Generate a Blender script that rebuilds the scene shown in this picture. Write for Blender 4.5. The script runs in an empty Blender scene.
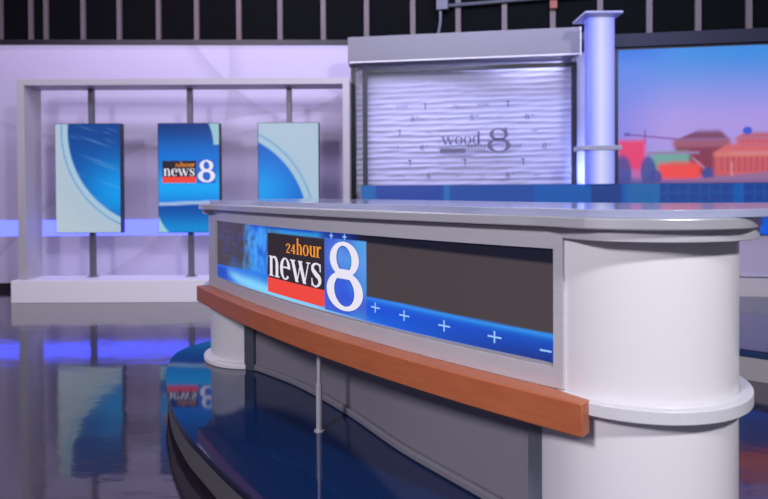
import bpy, bmesh, math, random
import numpy as np
from mathutils import Vector, Matrix
random.seed(8)
S = bpy.context.scene
COL = S.collection
PI = math.pi
CAMZ = 1.40            # eye height above the studio floor
DECK = 0.20            # height of the blue gloss deck

# ------------------------------------------------------------------ helpers
def tag(o, label=None, cat=None, group=None, kind=None):
    if label: o['label'] = label
    if cat: o['category'] = cat
    if group: o['group'] = group
    if kind: o['kind'] = kind
    return o

def empty(name, loc=(0, 0, 0)):
    o = bpy.data.objects.new(name, None)
    o.location = loc
    o.empty_display_size = .1
    COL.objects.link(o)
    return o

def build(name, bm, mats, parent=None, smooth=30, bevel=0, weld=True):
    if weld:
        bmesh.ops.remove_doubles(bm, verts=bm.verts, dist=1e-5)
    bmesh.ops.recalc_face_normals(bm, faces=bm.faces)
    me = bpy.data.meshes.new(name)
    bm.to_mesh(me)
    bm.free()
    for m in (mats if isinstance(mats, (list, tuple)) else [mats]):
        me.materials.append(m)
    if smooth:
        me.shade_smooth()
        me.set_sharp_from_angle(angle=math.radians(smooth))
    o = bpy.data.objects.new(name, me)
    COL.objects.link(o)
    if parent is not None:
        o.parent = parent
        o.matrix_parent_inverse = Matrix.Translation(parent.location).inverted()
        if parent.parent is not None:
            o.matrix_parent_inverse = Matrix.Identity(4)
    if bevel:
        md = o.modifiers.new('bevel', 'BEVEL')
        md.width = bevel
        md.segments = 2
        md.limit_method = 'ANGLE'
        md.angle_limit = math.radians(40)
    return o

def box(bm, x0, x1, y0, y1, z0, z1, M=None, mat=0):
    vs = [bm.verts.new(Vector(p) if M is None else M @ Vector(p)) for p in
          ((x0, y0, z0), (x1, y0, z0), (x1, y1, z0), (x0, y1, z0),
           (x0, y0, z1), (x1, y0, z1), (x1, y1, z1), (x0, y1, z1))]
    for f in ((3, 2, 1, 0), (4, 5, 6, 7), (0, 1, 5, 4), (1, 2, 6, 5), (2, 3, 7, 6), (3, 0, 4, 7)):
        fc = bm.faces.new([vs[i] for i in f])
        fc.material_index = mat
    return bm

def prism(bm, pts, z0, z1, mat=0):
    """vertical prism over a plan outline"""
    a = [bm.verts.new((x, y, z0)) for x, y in pts]
    b = [bm.verts.new((x, y, z1)) for x, y in pts]
    n = len(pts)
    bm.faces.new(list(reversed(a))).material_index = mat
    bm.faces.new(b).material_index = mat
    for i in range(n):
        j = (i + 1) % n
        bm.faces.new((a[i], a[j], b[j], b[i])).material_index = mat
    return bm

def disc(c, r, n=96, a0=0, a1=2 * PI):
    return [(c[0] + r * math.cos(a0 + (a1 - a0) * i / n), c[1] + r * math.sin(a0 + (a1 - a0) * i / n)) for i in range(n)]

def ringprism(bm, c, r0, r1, z0, z1, n=96, mat=0):
    V = []
    for i in range(n):
        a = 2 * PI * i / n
        V.append([bm.verts.new((c[0] + r * math.cos(a), c[1] + r * math.sin(a), z)) for r, z in
                  ((r0, z0), (r1, z0), (r1, z1), (r0, z1))])
    for i in range(n):
        j = (i + 1) % n
        for k in range(4):
            l = (k + 1) % 4
            bm.faces.new((V[i][k], V[j][k], V[j][l], V[i][l])).material_index = mat
    return bm

def strip(bm, outer, inner, z0, z1, mat=0):
    """solid between two open plan curves"""
    n = len(outer)
    V = [[bm.verts.new((p[0], p[1], z)) for p, z in ((outer[i], z0), (inner[i], z0), (inner[i], z1), (outer[i], z1))] for i in range(n)]
    for i in range(n - 1):
        for k in range(4):
            l = (k + 1) % 4
            bm.faces.new((V[i][k], V[i + 1][k], V[i + 1][l], V[i][l])).material_index = mat
    bm.faces.new(V[0]).material_index = mat
    bm.faces.new(list(reversed(V[-1]))).material_index = mat
    return bm

def tube(bm, pts, r, n=10, mat=0):
    P = [Vector(p) for p in pts]
    R = []
    for i, p in enumerate(P):
        t = (P[min(i + 1, len(P) - 1)] - P[max(i - 1, 0)]).normalized()
        u = t.orthogonal().normalized() if abs(t.z) > .95 else t.cross(Vector((0, 0, 1))).normalized()
        v = t.cross(u)
        R.append([bm.verts.new(p + r * (math.cos(2 * PI * k / n) * u + math.sin(2 * PI * k / n) * v)) for k in range(n)])
    for i in range(len(P) - 1):
        for k in range(n):
            l = (k + 1) % n
            bm.faces.new((R[i][k], R[i][l], R[i + 1][l], R[i + 1][k])).material_index = mat
    bm.faces.new(R[0]).material_index = mat
    bm.faces.new(R[-1]).material_index = mat
    return bm

def catmull(P, n=10, closed=False):
    P = [Vector(p) for p in P]
    out = []
    m = len(P)
    for i in range(m if closed else m - 1):
        if closed:
            a, b, c, d = P[(i - 1) % m], P[i], P[(i + 1) % m], P[(i + 2) % m]
        else:
            a, b, c, d = P[max(i - 1, 0)], P[i], P[i + 1], P[min(i + 2, m - 1)]
        for k in range(n):
            t = k / n
            out.append(.5 * (2 * b + (c - a) * t + (2 * a - 5 * b + 4 * c - d) * t * t + (3 * b - a - 3 * c + d) * t ** 3))
    if not closed:
        out.append(P[-1])
    return [tuple(p) for p in out]

def srgb(r, g, b):
    return tuple((c / 255 / 12.92) if c / 255 <= .04045 else ((c / 255 + .055) / 1.055) ** 2.4 for c in (r, g, b))

# ------------------------------------------------------------------ materials
def mat(name, color, rough=.5, metal=0, spec=.5, coat=0, noise=None, bump=None, aniso=0):
    m = bpy.data.materials.new(name)
    m.use_nodes = True
    nt = m.node_tree
    p = nt.nodes['Principled BSDF']
    p.inputs['Base Color'].default_value = (*color, 1)
    p.inputs['Roughness'].default_value = rough
    p.inputs['Metallic'].default_value = metal
    p.inputs['Specular IOR Level'].default_value = spec
    p.inputs['Coat Weight'].default_value = coat
    p.inputs['Coat Roughness'].default_value = .04
    tc = nt.nodes.new('ShaderNodeTexCoord')
    if noise:       # (scale xyz, colour2, detail)
        sc, c2, det = noise
        mp = nt.nodes.new('ShaderNodeMapping')
        mp.inputs['Scale'].default_value = sc
        nz = nt.nodes.new('ShaderNodeTexNoise')
        nz.inputs['Scale'].default_value = 1
        nz.inputs['Detail'].default_value = det
        mx = nt.nodes.new('ShaderNodeMix')
        mx.data_type = 'RGBA'
        mx.inputs[6].default_value = (*color, 1)
        mx.inputs[7].default_value = (*c2, 1)
        nt.links.new(tc.outputs['Object'], mp.inputs['Vector'])
        nt.links.new(mp.outputs[0], nz.inputs['Vector'])
        nt.links.new(nz.outputs['Fac'], mx.inputs[0])
        nt.links.new(mx.outputs[2], p.inputs['Base Color'])
    if bump:        # (scale xyz, strength, distance)
        sc, st, di = bump
        mp = nt.nodes.new('ShaderNodeMapping')
        mp.inputs['Scale'].default_value = sc
        nz = nt.nodes.new('ShaderNodeTexNoise')
        nz.inputs['Scale'].default_value = 1
        nz.inputs['Detail'].default_value = 3
        bp = nt.nodes.new('ShaderNodeBump')
        bp.inputs['Strength'].default_value = st
        bp.inputs['Distance'].default_value = di
        nt.links.new(tc.outputs['Object'], mp.inputs['Vector'])
        nt.links.new(mp.outputs[0], nz.inputs['Vector'])
        nt.links.new(nz.outputs['Fac'], bp.inputs['Height'])
        nt.links.new(bp.outputs[0], p.inputs['Normal'])
    return m

def emit(name, color, strength=1.0, gloss=0):
    m = bpy.data.materials.new(name)
    m.use_nodes = True
    p = m.node_tree.nodes['Principled BSDF']
    p.inputs['Base Color'].default_value = (0.01, 0.01, 0.01, 1)
    p.inputs['Roughness'].default_value = .35
    p.inputs['Specular IOR Level'].default_value = gloss
    p.inputs['Emission Color'].default_value = (*color, 1)
    p.inputs['Emission Strength'].default_value = strength
    return m

def emit_attr(name, strength=1.0, gloss=0.0):
    """lit picture of a screen: its colours come from the mesh's 'picture' attribute"""
    m = emit(name, (1, 1, 1), strength, gloss)
    nt = m.node_tree
    a = nt.nodes.new('ShaderNodeAttribute')
    a.attribute_name = 'picture'
    nt.links.new(a.outputs['Color'], nt.nodes['Principled BSDF'].inputs['Emission Color'])
    return m

M = {}
M['laminate'] = mat('white_laminate', (.74, .73, .75), .22, spec=.45)
M['drum_ring'] = mat('brushed_ring', (.66, .66, .69), .32, spec=.5, noise=((60, 60, 60), (.58, .58, .62), 3))
M['steel'] = mat('brushed_steel', (.72, .72, .76), .30, metal=.55, noise=((4, 4, 160), (.60, .60, .64), 4))
M['alu'] = mat('brushed_aluminium_laminate', (.60, .59, .63), .36, metal=.2, noise=((12, 12, 90), (.50, .49, .53), 5))
M['grey_metal'] = mat('grey_metal', (.14, .15, .185), .4, metal=.5)
M['pole'] = mat('pole_metal', (.15, .15, .175), .45, metal=.3)
M['wood'] = mat('cherry_wood', (.50, .15, .06), .36, noise=((6, 6, 70), (.34, .085, .032), 6))
M['panel_grey'] = mat('pale_laminate_panel', (.24, .225, .265), .4)
M['kick'] = mat('grey_kick', (.22, .21, .25), .45)
M['glass_top'] = mat('gloss_glass_top', (.34, .37, .52), .11, spec=.6, coat=0)
M['deck_blue'] = mat('blue_gloss_deck', (.006, .022, .085), .045, spec=.5, coat=.35)
M['nosing'] = mat('dark_nosing', (.012, .014, .03), .25)
M['skirt'] = mat('grey_skirt', (.10, .096, .105), .5)
M['plinth'] = mat('black_plinth', (.008, .008, .01), .6)
M['frame_grey'] = mat('silver_grey_paint', (.50, .475, .49), .42, noise=((3, 3, 3), (.46, .44, .455), 2))
M['frame_white'] = mat('white_paint', (.88, .85, .87), .45)
M['black'] = mat('black_plastic', (.012, .012, .016), .35)
M['bezel'] = mat('dark_bezel', (.02, .02, .035), .45)
M['drape'] = mat('black_drape', (.005, .0045, .007), .95, spec=.1, noise=((.8, .8, .8), (.004, .006, .005), 2))
M['stud'] = mat('weathered_stud', (.22, .185, .185), .75, noise=((9, 9, 3), (.16, .13, .13), 3))
M['hood'] = mat('hood_paint', (.21, .205, .24), .5)
M['wave'] = mat('wave_panel_paint', (.62, .63, .76), .5)
M['ink'] = mat('grey_print', (.14, .13, .22), .6)
M['ink_pale'] = mat('pale_print', (.34, .33, .47), .6)
M['riser_top'] = mat('riser_gloss_top', (.045, .05, .13), .09, spec=.5)
M['riser_skirt'] = mat('riser_skirt', (.62, .60, .61), .5)
M['lavender_panel'] = mat('lavender_panel', (.55, .50, .66), .4)
M['conduit'] = mat('conduit_grey', (.12, .13, .16), .45, metal=.3)
M['led_white'] = emit('cool_led', (1, 1, 1), 1)

# ------------------------------------------------------------------ type: small hand-drawn serif alphabet (polygons, x-height = 1)
def ell(c, r, a):
    return (c[0] + r[0] * math.cos(a), c[1] + r[1] * math.sin(a))

def g_ring(co, ro, ci, ri, a0=0, a1=360, n=36):
    out = []
    for i in range(n):
        p, q = math.radians(a0 + (a1 - a0) * i / n), math.radians(a0 + (a1 - a0) * (i + 1) / n)
        out.append([ell(co, ro, p), ell(co, ro, q), ell(ci, ri, q), ell(ci, ri, p)])
    return out

def g_rect(x0, y0, x1, y1):
    return [[(x0, y0), (x1, y0), (x1, y1), (x0, y1)]]

def g_stroke(pts, widths, n=8):
    """stroke along a smooth path with a changing width"""
    P = catmull([(x, y, w) for (x, y), w in zip(pts, widths)], n)
    L, R = [], []
    for i, p in enumerate(P):
        a, b = P[max(i - 1, 0)], P[min(i + 1, len(P) - 1)]
        dx, dy = b[0] - a[0], b[1] - a[1]
        d = math.hypot(dx, dy) or 1
        w = p[2] / 2
        L.append((p[0] - dy / d * w, p[1] + dx / d * w))
        R.append((p[0] + dy / d * w, p[1] - dx / d * w))
    return [[L[i], L[i + 1], R[i + 1], R[i]] for i in range(len(P) - 1)]

T, t, SF = .21, .07, .055
def g_n(asc=1.0):
    o = g_rect(.08, 0, .08 + T, asc) + g_rect(0, 0, .38, SF) + g_rect(0, asc - SF, .2, asc)
    o += g_ring((.46, .60), (.31, .42), (.40, .58), (.17, .34), 0, 165, 20)
    o += g_rect(.77 - T, 0, .77, .61) + g_rect(.47, 0, .87, SF)
    return o, .9
def g_h():
    return g_n(1.55)
def g_u():
    o, w = g_n()
    return [[(.87 - x, 1 - y) for x, y in q] for q in o], w
def g_o(w=.82):
    return g_ring((w / 2, .5), (w / 2, .53), (w / 2, .5), (w / 2 - T, .46)), w + .04
def g_d():
    o, w = g_o(.78)
    o = o + g_rect(.74 - T, 0, .74, 1.55) + g_rect(.74 - T - .12, 1.55 - SF, .74, 1.55) + g_rect(.74, 0, .86, SF)
    return o, .92
def g_e():
    o = g_ring((.39, .5), (.39, .53), (.40, .5), (.39 - T, .46), 0, 318, 40) + g_rect(.12, .53, .76, .60)
    return o, .82
def g_w():
    o = []
    for (xa, xb, th) in ((.10, .42, T), (.42, .70, t), (.62, .94, T), (.94, 1.2, t)):
        y0, y1 = (1, 0) if th == T else (0, 1)
        o.append([(xa - th / 2, y0), (xa + th / 2, y0), (xb + th / 2, y1), (xb - th / 2, y1)])
    o += g_rect(-.08, 1 - SF, .30, 1) + g_rect(.50, 1 - SF, .80, 1) + g_rect(1.05, 1 - SF, 1.32, 1)
    return o, 1.32
def g_s():
    o = g_stroke([(.60, .72), (.54, .95), (.34, 1.0), (.15, .90), (.14, .72), (.33, .54), (.53, .38), (.55, .16), (.36, .0), (.16, .04), (.07, .28)],
                 [.06, .08, .08, .14, .19, .23, .21, .15, .08, .08, .06])
    o += g_rect(.56, .66, .62, 1.0) + g_rect(.05, 0, .11, .34)
    return o, .72
def g_r():
    o = g_rect(.08, 0, .08 + T, 1) + g_rect(0, 0, .42, SF) + g_rect(0, 1 - SF, .2, 1)
    o += g_stroke([(.26, .66), (.34, .90), (.47, .96), (.56, .86)], [.06, .09, .15, .20])
    return o, .6
def g_2():
    o = g_stroke([(.06, 1.05), (.14, 1.33), (.36, 1.45), (.58, 1.28), (.52, .92), (.26, .48), (.06, .10)], [.2, .12, .1, .2, .2, .13, .09])
    return o + g_rect(.04, 0, .66, .17), .74
def g_4():
    o = g_rect(.40, 0, .40 + T, 1.48) + g_rect(.0, .36, .78, .47) + g_rect(.26, 0, .76, SF)
    o.append([(.0, .44), (.09, .40), (.58, 1.42), (.50, 1.48)])
    return o, .82
def g_8(w=1.0, h=1.0, wmin=.085, wmax=.20):
    """two stacked bowls; thin at top and bottom, heavy along the waist and sides"""
    def bowl(cx, cy, rx, ry, tx, ty, tilt):
        o, n = [], 44
        for i in range(n):
            q = []
            for j in (i, i + 1):
                a = 2 * PI * j / n
                q.append((cx + rx * math.cos(a), cy + ry * math.sin(a)))
            for j in (i + 1, i):
                a = 2 * PI * j / n
                x, y = (rx - tx) * math.cos(a), (ry - ty) * math.sin(a)
                q.append((cx + x + tilt * y * 2, cy + y))
            o.append(q)
        return o
    o = bowl(.50, .745, .40, .255, wmax * .86, wmin * .72, -.05)
    o += bowl(.50, .285, .50, .285, wmax, wmin * .78, -.06)
    o += [[(.17, .62), (.36, .53), (.50, .56), (.30, .47)], [(.22, .64), (.14, .40), (.30, .53), (.30, .55)]]
    o = o[:88] + [[(.20, .60), (.80, .60), (.66, .535), (.34, .535)], [(.34, .535), (.66, .535), (.84, .46), (.16, .46)]]
    return o, w

G = {'n': g_n, 'h': g_h, 'u': g_u, 'o': g_o, 'd': g_d, 'e': g_e, 'w': g_w, 's': g_s, 'r': g_r, '2': g_2, '4': g_4}
def word(text, x0, x1, y0, xh, gap=.05, ysc=None):
    """polygons of a word that fills x0..x1 with baseline y0 and x-height xh"""
    o, x = [], 0
    for c in text:
        q, w = G[c]()
        o += [[(px + x, py) for px, py in f] for f in q]
        x += w + gap
    k = (x1 - x0) / (x - gap)
    return [[(x0 + px * k, y0 + py * xh) for px, py in f] for f in o]

def eight(x0, y0, x1, y1, wmin=.085, wmax=.2):
    q, _ = g_8(1, 1, wmin, wmax)
    return [[(x0 + px * (x1 - x0), y0 + py * (y1 - y0)) for px, py in f] for f in q]

def gridrect(x0, y0, x1, y1, n=8):
    return [[(x0 + (x1 - x0) * i / n, y0), (x0 + (x1 - x0) * (i + 1) / n, y0),
             (x0 + (x1 - x0) * (i + 1) / n, y1), (x0 + (x1 - x0) * i / n, y1)] for i in range(n)]

def put(bm, polys, fmap, mi):
    for q in polys:
        vs = [bm.verts.new(fmap(*p)) for p in q]
        try:
            bm.faces.new(vs).material_index = mi
        except ValueError:
            pass

# ------------------------------------------------------------------ plan of the desk front: one sweeping curve
_N = 4000
_ds = 3.6 / _N
_s = np.arange(_N + 1) * _ds
_th = np.radians(138 - 8 * _s + .8 * _s * _s)
_X = .60 + np.concatenate([[0], np.cumsum(np.cos(_th[:-1]) * _ds)])
_Y = 1.88 + np.concatenate([[0], np.cumsum(np.sin(_th[:-1]) * _ds)])
def C(s, off=0.0):
    x, y, th = np.interp(s, _s, _X), np.interp(s, _s, _Y), np.interp(s, _s, _th)
    return (float(x + math.sin(th) * off), float(y - math.cos(th) * off))
def Cs(s0, s1, off, n=60):
    return [C(s0 + (s1 - s0) * i / n, off) for i in range(n + 1)]
def band(bm, s0, s1, o0, o1, z0, z1, n=60, mat=0):
    return strip(bm, Cs(s0, s1, o0, n), Cs(s0, s1, o1, n), z0, z1, mat)

DR = (.875, 2.205)       # centre of the near end drum
DL = (-.93, 4.55)      # centre of the far end drum
Z_GLASS, Z_SLAB, Z_SLABB = 1.341, 1.316, 1.281
Z_ST, Z_SB, Z_FB = 1.207, .815, .749
Z_RAIL, Z_RAILB = .748, .643

desk = empty('anchor_desk', (0, 3.2, DECK))
tag(desk, 'large curved white news desk with glass top, front screen and wooden rail', 'desk')

# --- slab outline
front = [C(s, .045) for s in np.linspace(.16, 2.78, 50)]
def polar(c, r, d):
    return (c[0] + r * math.cos(math.radians(d)), c[1] + r * math.sin(math.radians(d)))
right_end = [(1.62, 2.66), (1.43, 2.34)] + [polar(DR, .405, d) for d in (335, 318)] + [polar(DR, .42, d) for d in (300, 285, 270, 255, 240, 229)]
left_end = [(-1.215, 4.16), (-1.285, 4.30), (-1.325, 4.45), (-1.33, 4.60), (-1.26, 4.78), (-1.08, 5.0), (-.72, 5.08), (-.35, 4.80), (.10, 4.20), (.52, 3.55), (.90, 2.98), (1.25, 2.76), (1.58, 2.72)]
slab_pts = catmull(right_end, 8)[:-1] + front + catmull(left_end, 6)
bm = prism(bmesh.new(), slab_pts, Z_SLABB, Z_SLAB)
build('counter_slab', bm, M['steel'], desk, bevel=.004)
# glass layer: flush with the steel at the near end, set back along the front
gf = [C(s, .056 + .12 * min(1, max(0, (s - .45) / .55)) ** .8 * (1 if s < 2.4 else max(.35, 1 - (s - 2.4) / .5))) for s in np.linspace(.16, 2.80, 60)]
gr = [(1.80, 2.62), (1.62, 2.32), (1.40, 2.06), (1.22, 1.905), (1.08, 1.828)] + [polar(DR, .411, d) for d in (284, 270, 255, 240, 230)]
gl = [(-1.14, 4.20), (-1.21, 4.33), (-1.26, 4.48), (-1.28, 4.62), (-1.23, 4.78), (-1.06, 4.98), (-.72, 5.05), (-.35, 4.77), (.09, 4.17), (.51, 3.52), (.90, 2.95), (1.30, 2.74), (1.75, 2.70)]
bm = prism(bmesh.new(), catmull(gr, 8)[:-1] + gf + catmull(gl, 6), Z_SLAB, Z_GLASS)
o = build('glass_top', bm, M['glass_top'], desk, bevel=.002)
tag(o, 'glossy blue-grey glass layer of the counter')

# --- front fascia with its window, set between the two drums
F0, F1 = .106, 3.09
bm = bmesh.new()
band(bm, F0, F1, .085, .13, Z_ST, 1.276)
band(bm, F0, F1, .085, .13, Z_FB, Z_SB)
band(bm, F0, .140, .085, .13, Z_SB, Z_ST, 3)
band(bm, 2.93, F1, .085, .13, Z_SB, Z_ST, 6)
build('front_fascia', bm, M['alu'], desk)
bm = bmesh.new()
band(bm, F0, F1, .09, .13, 1.276, Z_SLABB)
build('shadow_gap', bm, M['black'], desk)
bm = bmesh.new()
band(bm, .140, 2.93, .088, .104, Z_SB, Z_SB + .012)
build('screen_lip', bm, M['steel'], desk)

# --- the curved screen and its moving picture (frozen)
SA, SB_ = 2.931, .140                       # left and right end of the picture along the curve
def desk_picture(s, v):
    """s along the curve, v 0..1 upward -> linear rgb"""
    x = (2.931 - s) / (2.931 - .155)        # 0 left .. 1 right, metres along the glass
    rng = np.random.RandomState(3)
    c = np.zeros(s.shape + (3,))
    c[...] = srgb(66, 57, 60)
    c += (np.array(srgb(70, 62, 66)) - c) * np.clip((x - .55) * 1.5, 0, 1)[..., None]
    def over(mask, col):
        m = np.clip(mask, 0, 1)[..., None]
        c[...] = c * (1 - m) + np.array(col) * m
    sm = lambda a, b, q: np.clip((q - a) / (b - a), 0, 1) ** 2 * (3 - 2 * np.clip((q - a) / (b - a), 0, 1))
    # flecks on the left
    for k in range(46):
        cs, cv = rng.uniform(2.25, 2.90), rng.uniform(.3, .97)
        w, h = rng.uniform(.005, .02), rng.uniform(.02, .08)
        over(np.exp(-((s - cs) / w) ** 2 - ((v - cv) / h) ** 2) * rng.uniform(.15, .55), srgb(30, 70, 190))
    for k in range(6):
        cv = .34 + k * .10 + rng.uniform(-.01, .01)
        cs = rng.uniform(2.55, 2.80)
        over(np.exp(-((s - cs) / .12) ** 4 - ((v - cv) / .012) ** 2) * .2, srgb(80, 105, 180))
    # blue glowing column beside the logo
    wob = .03 * np.sin(v * 19) + .02 * np.sin(v * 47 + 1)
    core = sm(2.36, 2.20, s + wob) * sm(2.00, 2.10, s)
    over(core, srgb(10, 80, 205))
    for k in range(130):
        cs, cv = rng.uniform(2.02, 2.42), rng.uniform(.28, 1.0)
        w, h = rng.uniform(.008, .03), rng.uniform(.03, .10)
        over(np.exp(-((s - cs) / w) ** 2 - ((v - cv) / h) ** 2) * rng.uniform(.2, .6) * sm(2.5, 2.25, s), srgb(70, 165, 245))
    # top strip: cyan at the logo, navy further on
    over(sm(.90, .93, v) * sm(2.15, 1.85, s) * sm(1.30, 1.50, s) * .95, srgb(40, 150, 220))
    over(sm(.93, .99, v) * sm(2.5, 1.9, s) * sm(1.35, 1.55, s), srgb(20, 70, 180))
    over(sm(1.50, 1.36, s) * sm(.845 + .05 * np.clip(s, 0, 1.3), .875 + .05 * np.clip(s, 0, 1.3), v), srgb(14, 14, 36))
    over(sm(1.50, 1.42, s) * sm(1.1, 1.3, s) * sm(.90, .93, v) * .7, srgb(20, 60, 170))
    # lower blue band
    top = np.interp(s, [.15, .5, .85, 1.2, 2.2, 2.95], [.27, .285, .305, .31, .30, .24])
    q = v / top
    bandm = sm(top + .012, top - .012, v)
    col = np.zeros_like(c)
    far = sm(.1, 1.0, s)[..., None]
    lo = np.array(srgb(22, 34, 104)) * (1 - far) + np.array(srgb(16, 92, 214)) * far
    hi = np.array(srgb(24, 118, 226)) * (1 - far) + np.array(srgb(34, 108, 226)) * far
    mid = np.array(srgb(18, 70, 178)) * (1 - far) + np.array(srgb(20, 78, 205)) * far
    qq = np.clip(q, 0, 1)[..., None]
    col[...] = np.where(qq < .6, lo + (mid - lo) * (qq / .6), mid + (hi - mid) * ((qq - .6) / .4) ** 1.6)
    m = bandm[..., None]
    c[...] = c * (1 - m) + col * m
    over(bandm * np.exp(-((v - top + .015) / .022) ** 2) * .45 * sm(1.3, .8, s), srgb(60, 170, 245))
    # bright cyan sweep under the logo
    ctr = np.interp(s, [.8, 1.2, 1.6, 2.05, 2.45, 2.95], [-.08, -.01, .03, .07, .10, .22])
    wid = np.interp(s, [.8, 1.6, 2.2, 2.95], [.045, .065, .10, .05])
    amp = np.interp(s, [.85, 1.2, 1.6, 2.3, 2.55, 2.75], [0, .55, .95, 1, .7, 0])
    over(np.exp(-((v - ctr) / wid) ** 2) * amp, srgb(170, 242, 252))
    over(np.exp(-((v - ctr) / (wid * 2.4)) ** 2) * amp * .5, srgb(40, 160, 240))
    over(sm(2.55, 2.95, s) * sm(.34, .1, v) * .55, srgb(20, 45, 130))
    # blue field behind the numeral
    inb = (s < 1.426) & (s > 1.093) & (v > .045) & (v < .92)
    xx = (1.424 - s) / .331
    f = np.zeros_like(c); f[...] = srgb(62, 92, 205)
    f = f + (np.array(srgb(92, 150, 228)) - f) * np.clip(sm(.45, 1.0, xx) * sm(.15, .7, v) + .8 * np.exp(-((xx - .42) / .28) ** 2 - ((v - .70) / .15) ** 2), 0, 1)[..., None]
    ray = .5 + .5 * np.sin(12 * np.arctan2(v - .30, (xx - .15) * 1.0))
    f = f + (np.array(srgb(60, 160, 215)) - f) * (ray * .45 * sm(.35, 1.0, xx + v * .4))[..., None]
    f = f + (np.array(srgb(40, 80, 215)) - f) * (np.exp(-((xx - .5) / .25) ** 2 - ((v - .28) / .2) ** 2) * .8)[..., None]
    c[...] = np.where(inb[..., None], f, c)
    return c

def picture_sheet(name, nu, nv, pos, pic, material, parent):
    """grid sheet with its picture stored per vertex"""
    u, v = np.meshgrid(np.linspace(0, 1, nu + 1), np.linspace(0, 1, nv + 1))
    me = bpy.data.meshes.new(name)
    verts = [pos(float(a), float(b)) for a, b in zip(u.ravel(), v.ravel())]
    W = nu + 1
    faces = [(j * W + i, j * W + i + 1, (j + 1) * W + i + 1, (j + 1) * W + i) for j in range(nv) for i in range(nu)]
    me.from_pydata(verts, [], faces)
    c = pic(u, v).reshape(-1, 3)
    at = me.color_attributes.new('picture', 'FLOAT_COLOR', 'POINT')
    at.data.foreach_set('color', np.hstack([c, np.ones((len(c), 1))]).astype(np.float32).ravel())
    me.materials.append(material)
    me.shade_smooth()
    o = bpy.data.objects.new(name, me)
    COL.objects.link(o)
    if parent is not None:
        o.parent = parent
        o.matrix_parent_inverse = Matrix.Translation(parent.location).inverted()
    return o

M['pic_desk'] = emit_attr('desk_screen_picture', 1.0, .25)
def dpos(u, v, off=.100):
    x, y = C(SA + (SB_ - SA) * u, off)
    return (x, y, Z_SB + (Z_ST - Z_SB) * v)
scr = picture_sheet('display_screen', 360, 60, dpos, lambda u, v: desk_picture(SA + (SB_ - SA) * u, v), M['pic_desk'], desk)
tag(scr, 'long curved lit screen showing a blue news graphic')

E_dark = emit('logo_charcoal', srgb(46, 38, 48), 1)
E_red = emit('logo_red', srgb(232, 70, 62), 1)
E_white = emit('logo_white', srgb(226, 222, 238), 1)
E_orange = emit('logo_orange', srgb(242, 150, 48), 1)
E_blue = emit('logo_blue', srgb(52, 100, 205), 1)
E_cyan = emit('logo_cyan', srgb(95, 165, 232), 1)
E_plus = emit('plus_mark_pale', srgb(150, 195, 245), 1)
E_shadow = emit('logo_outline', srgb(40, 72, 170), 1)

bm = bmesh.new()
def smap(off):
    def f(s, v):
        x, y = C(s, off)
        return (x, y, Z_SB + (Z_ST - Z_SB) * v)
    return f
a, b, cc, d = smap(.0988), smap(.0976), smap(.0970), smap(.0964)
L0, L1, L2 = 2.042, 1.424, 1.093
put(bm, gridrect(L0, .275, L1, .905), a, 0)
put(bm, gridrect(L0, .065, L1, .275), a, 1)
put(bm, word('news', 2.022, 1.440, .300, .285, .02), b, 2)
put(bm, word('24', 1.810, 1.700, .665, .085, .03), b, 3)
put(bm, word('hour', 1.695, 1.452, .665, .135, .02), b, 3)
put(bm, eight(1.402, .075, 1.108, .905, .11, .25), cc, 7)
put(bm, eight(1.400, .085, 1.110, .900, .085, .225), d, 2)
pluses = []
for sc, v in ((1.026, .205), (.841, .185), (.619, .165), (.381, .155), (.175, .12), (1.36, .955), (1.25, .955)):
    k = .030 if v < .5 else .016
    hh = .055 if v < .5 else .035
    if sc < .2:
        k = .022
    pm = bmesh.new()
    put(pm, gridrect(sc + k, v - .008, sc - k, v + .008, 1), b, 0)
    if sc > .2:
        put(pm, gridrect(sc + .0035, v - hh, sc - .0035, v + hh, 1), smap(.0972), 0)
    pluses.append(build('plus_mark', pm, E_plus, None, smooth=0, weld=False))
for o in pluses:
    o.parent = scr
lo = build('screen_logo', bm, [E_dark, E_red, E_white, E_orange, E_blue, E_cyan, E_plus, E_shadow], None, smooth=0, weld=False)
lo.parent = scr

def sm_(a, b, q):
    k = min(1, max(0, (q - a) / (b - a)))
    return k * k * (3 - 2 * k)
# --- drums at both ends
for c, nm in ((DR, 'near'), (DL, 'far')):
    bm = prism(bmesh.new(), disc(c, .338, 128), .715, Z_SLABB)
    build('upper_drum', bm, M['laminate'], desk, bevel=.004)
    bm = prism(bmesh.new(), disc(c, .337, 128), DECK + .003, .703)
    build('lower_drum', bm, M['laminate'], desk)
    bm = ringprism(bmesh.new(), c, .30, .380, .700, .742, 128)
    ringprism(bm, c, .341, .349, .738, .7445, 128)
    build('drum_ring', bm, M['drum_ring'], desk, bevel=.003)
    bm = ringprism(bmesh.new(), c, .30, .385, DECK, DECK + .035, 128)
    build('foot_ring', bm, M['frame_white'], desk, bevel=.006)
    if nm == 'near':
        aa = np.linspace(213, 410, 90)
        bm = strip(bmesh.new(), [polar(c, .356 + .040 * sm_(212, 240, q), q) for q in aa], [polar(c, .32, q) for q in aa], 1.244, Z_SLABB)
    else:
        bm = ringprism(bmesh.new(), c, .30, .388, 1.244, Z_SLABB, 128)
    build('drum_collar', bm, M['alu'], desk, bevel=.002)

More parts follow.
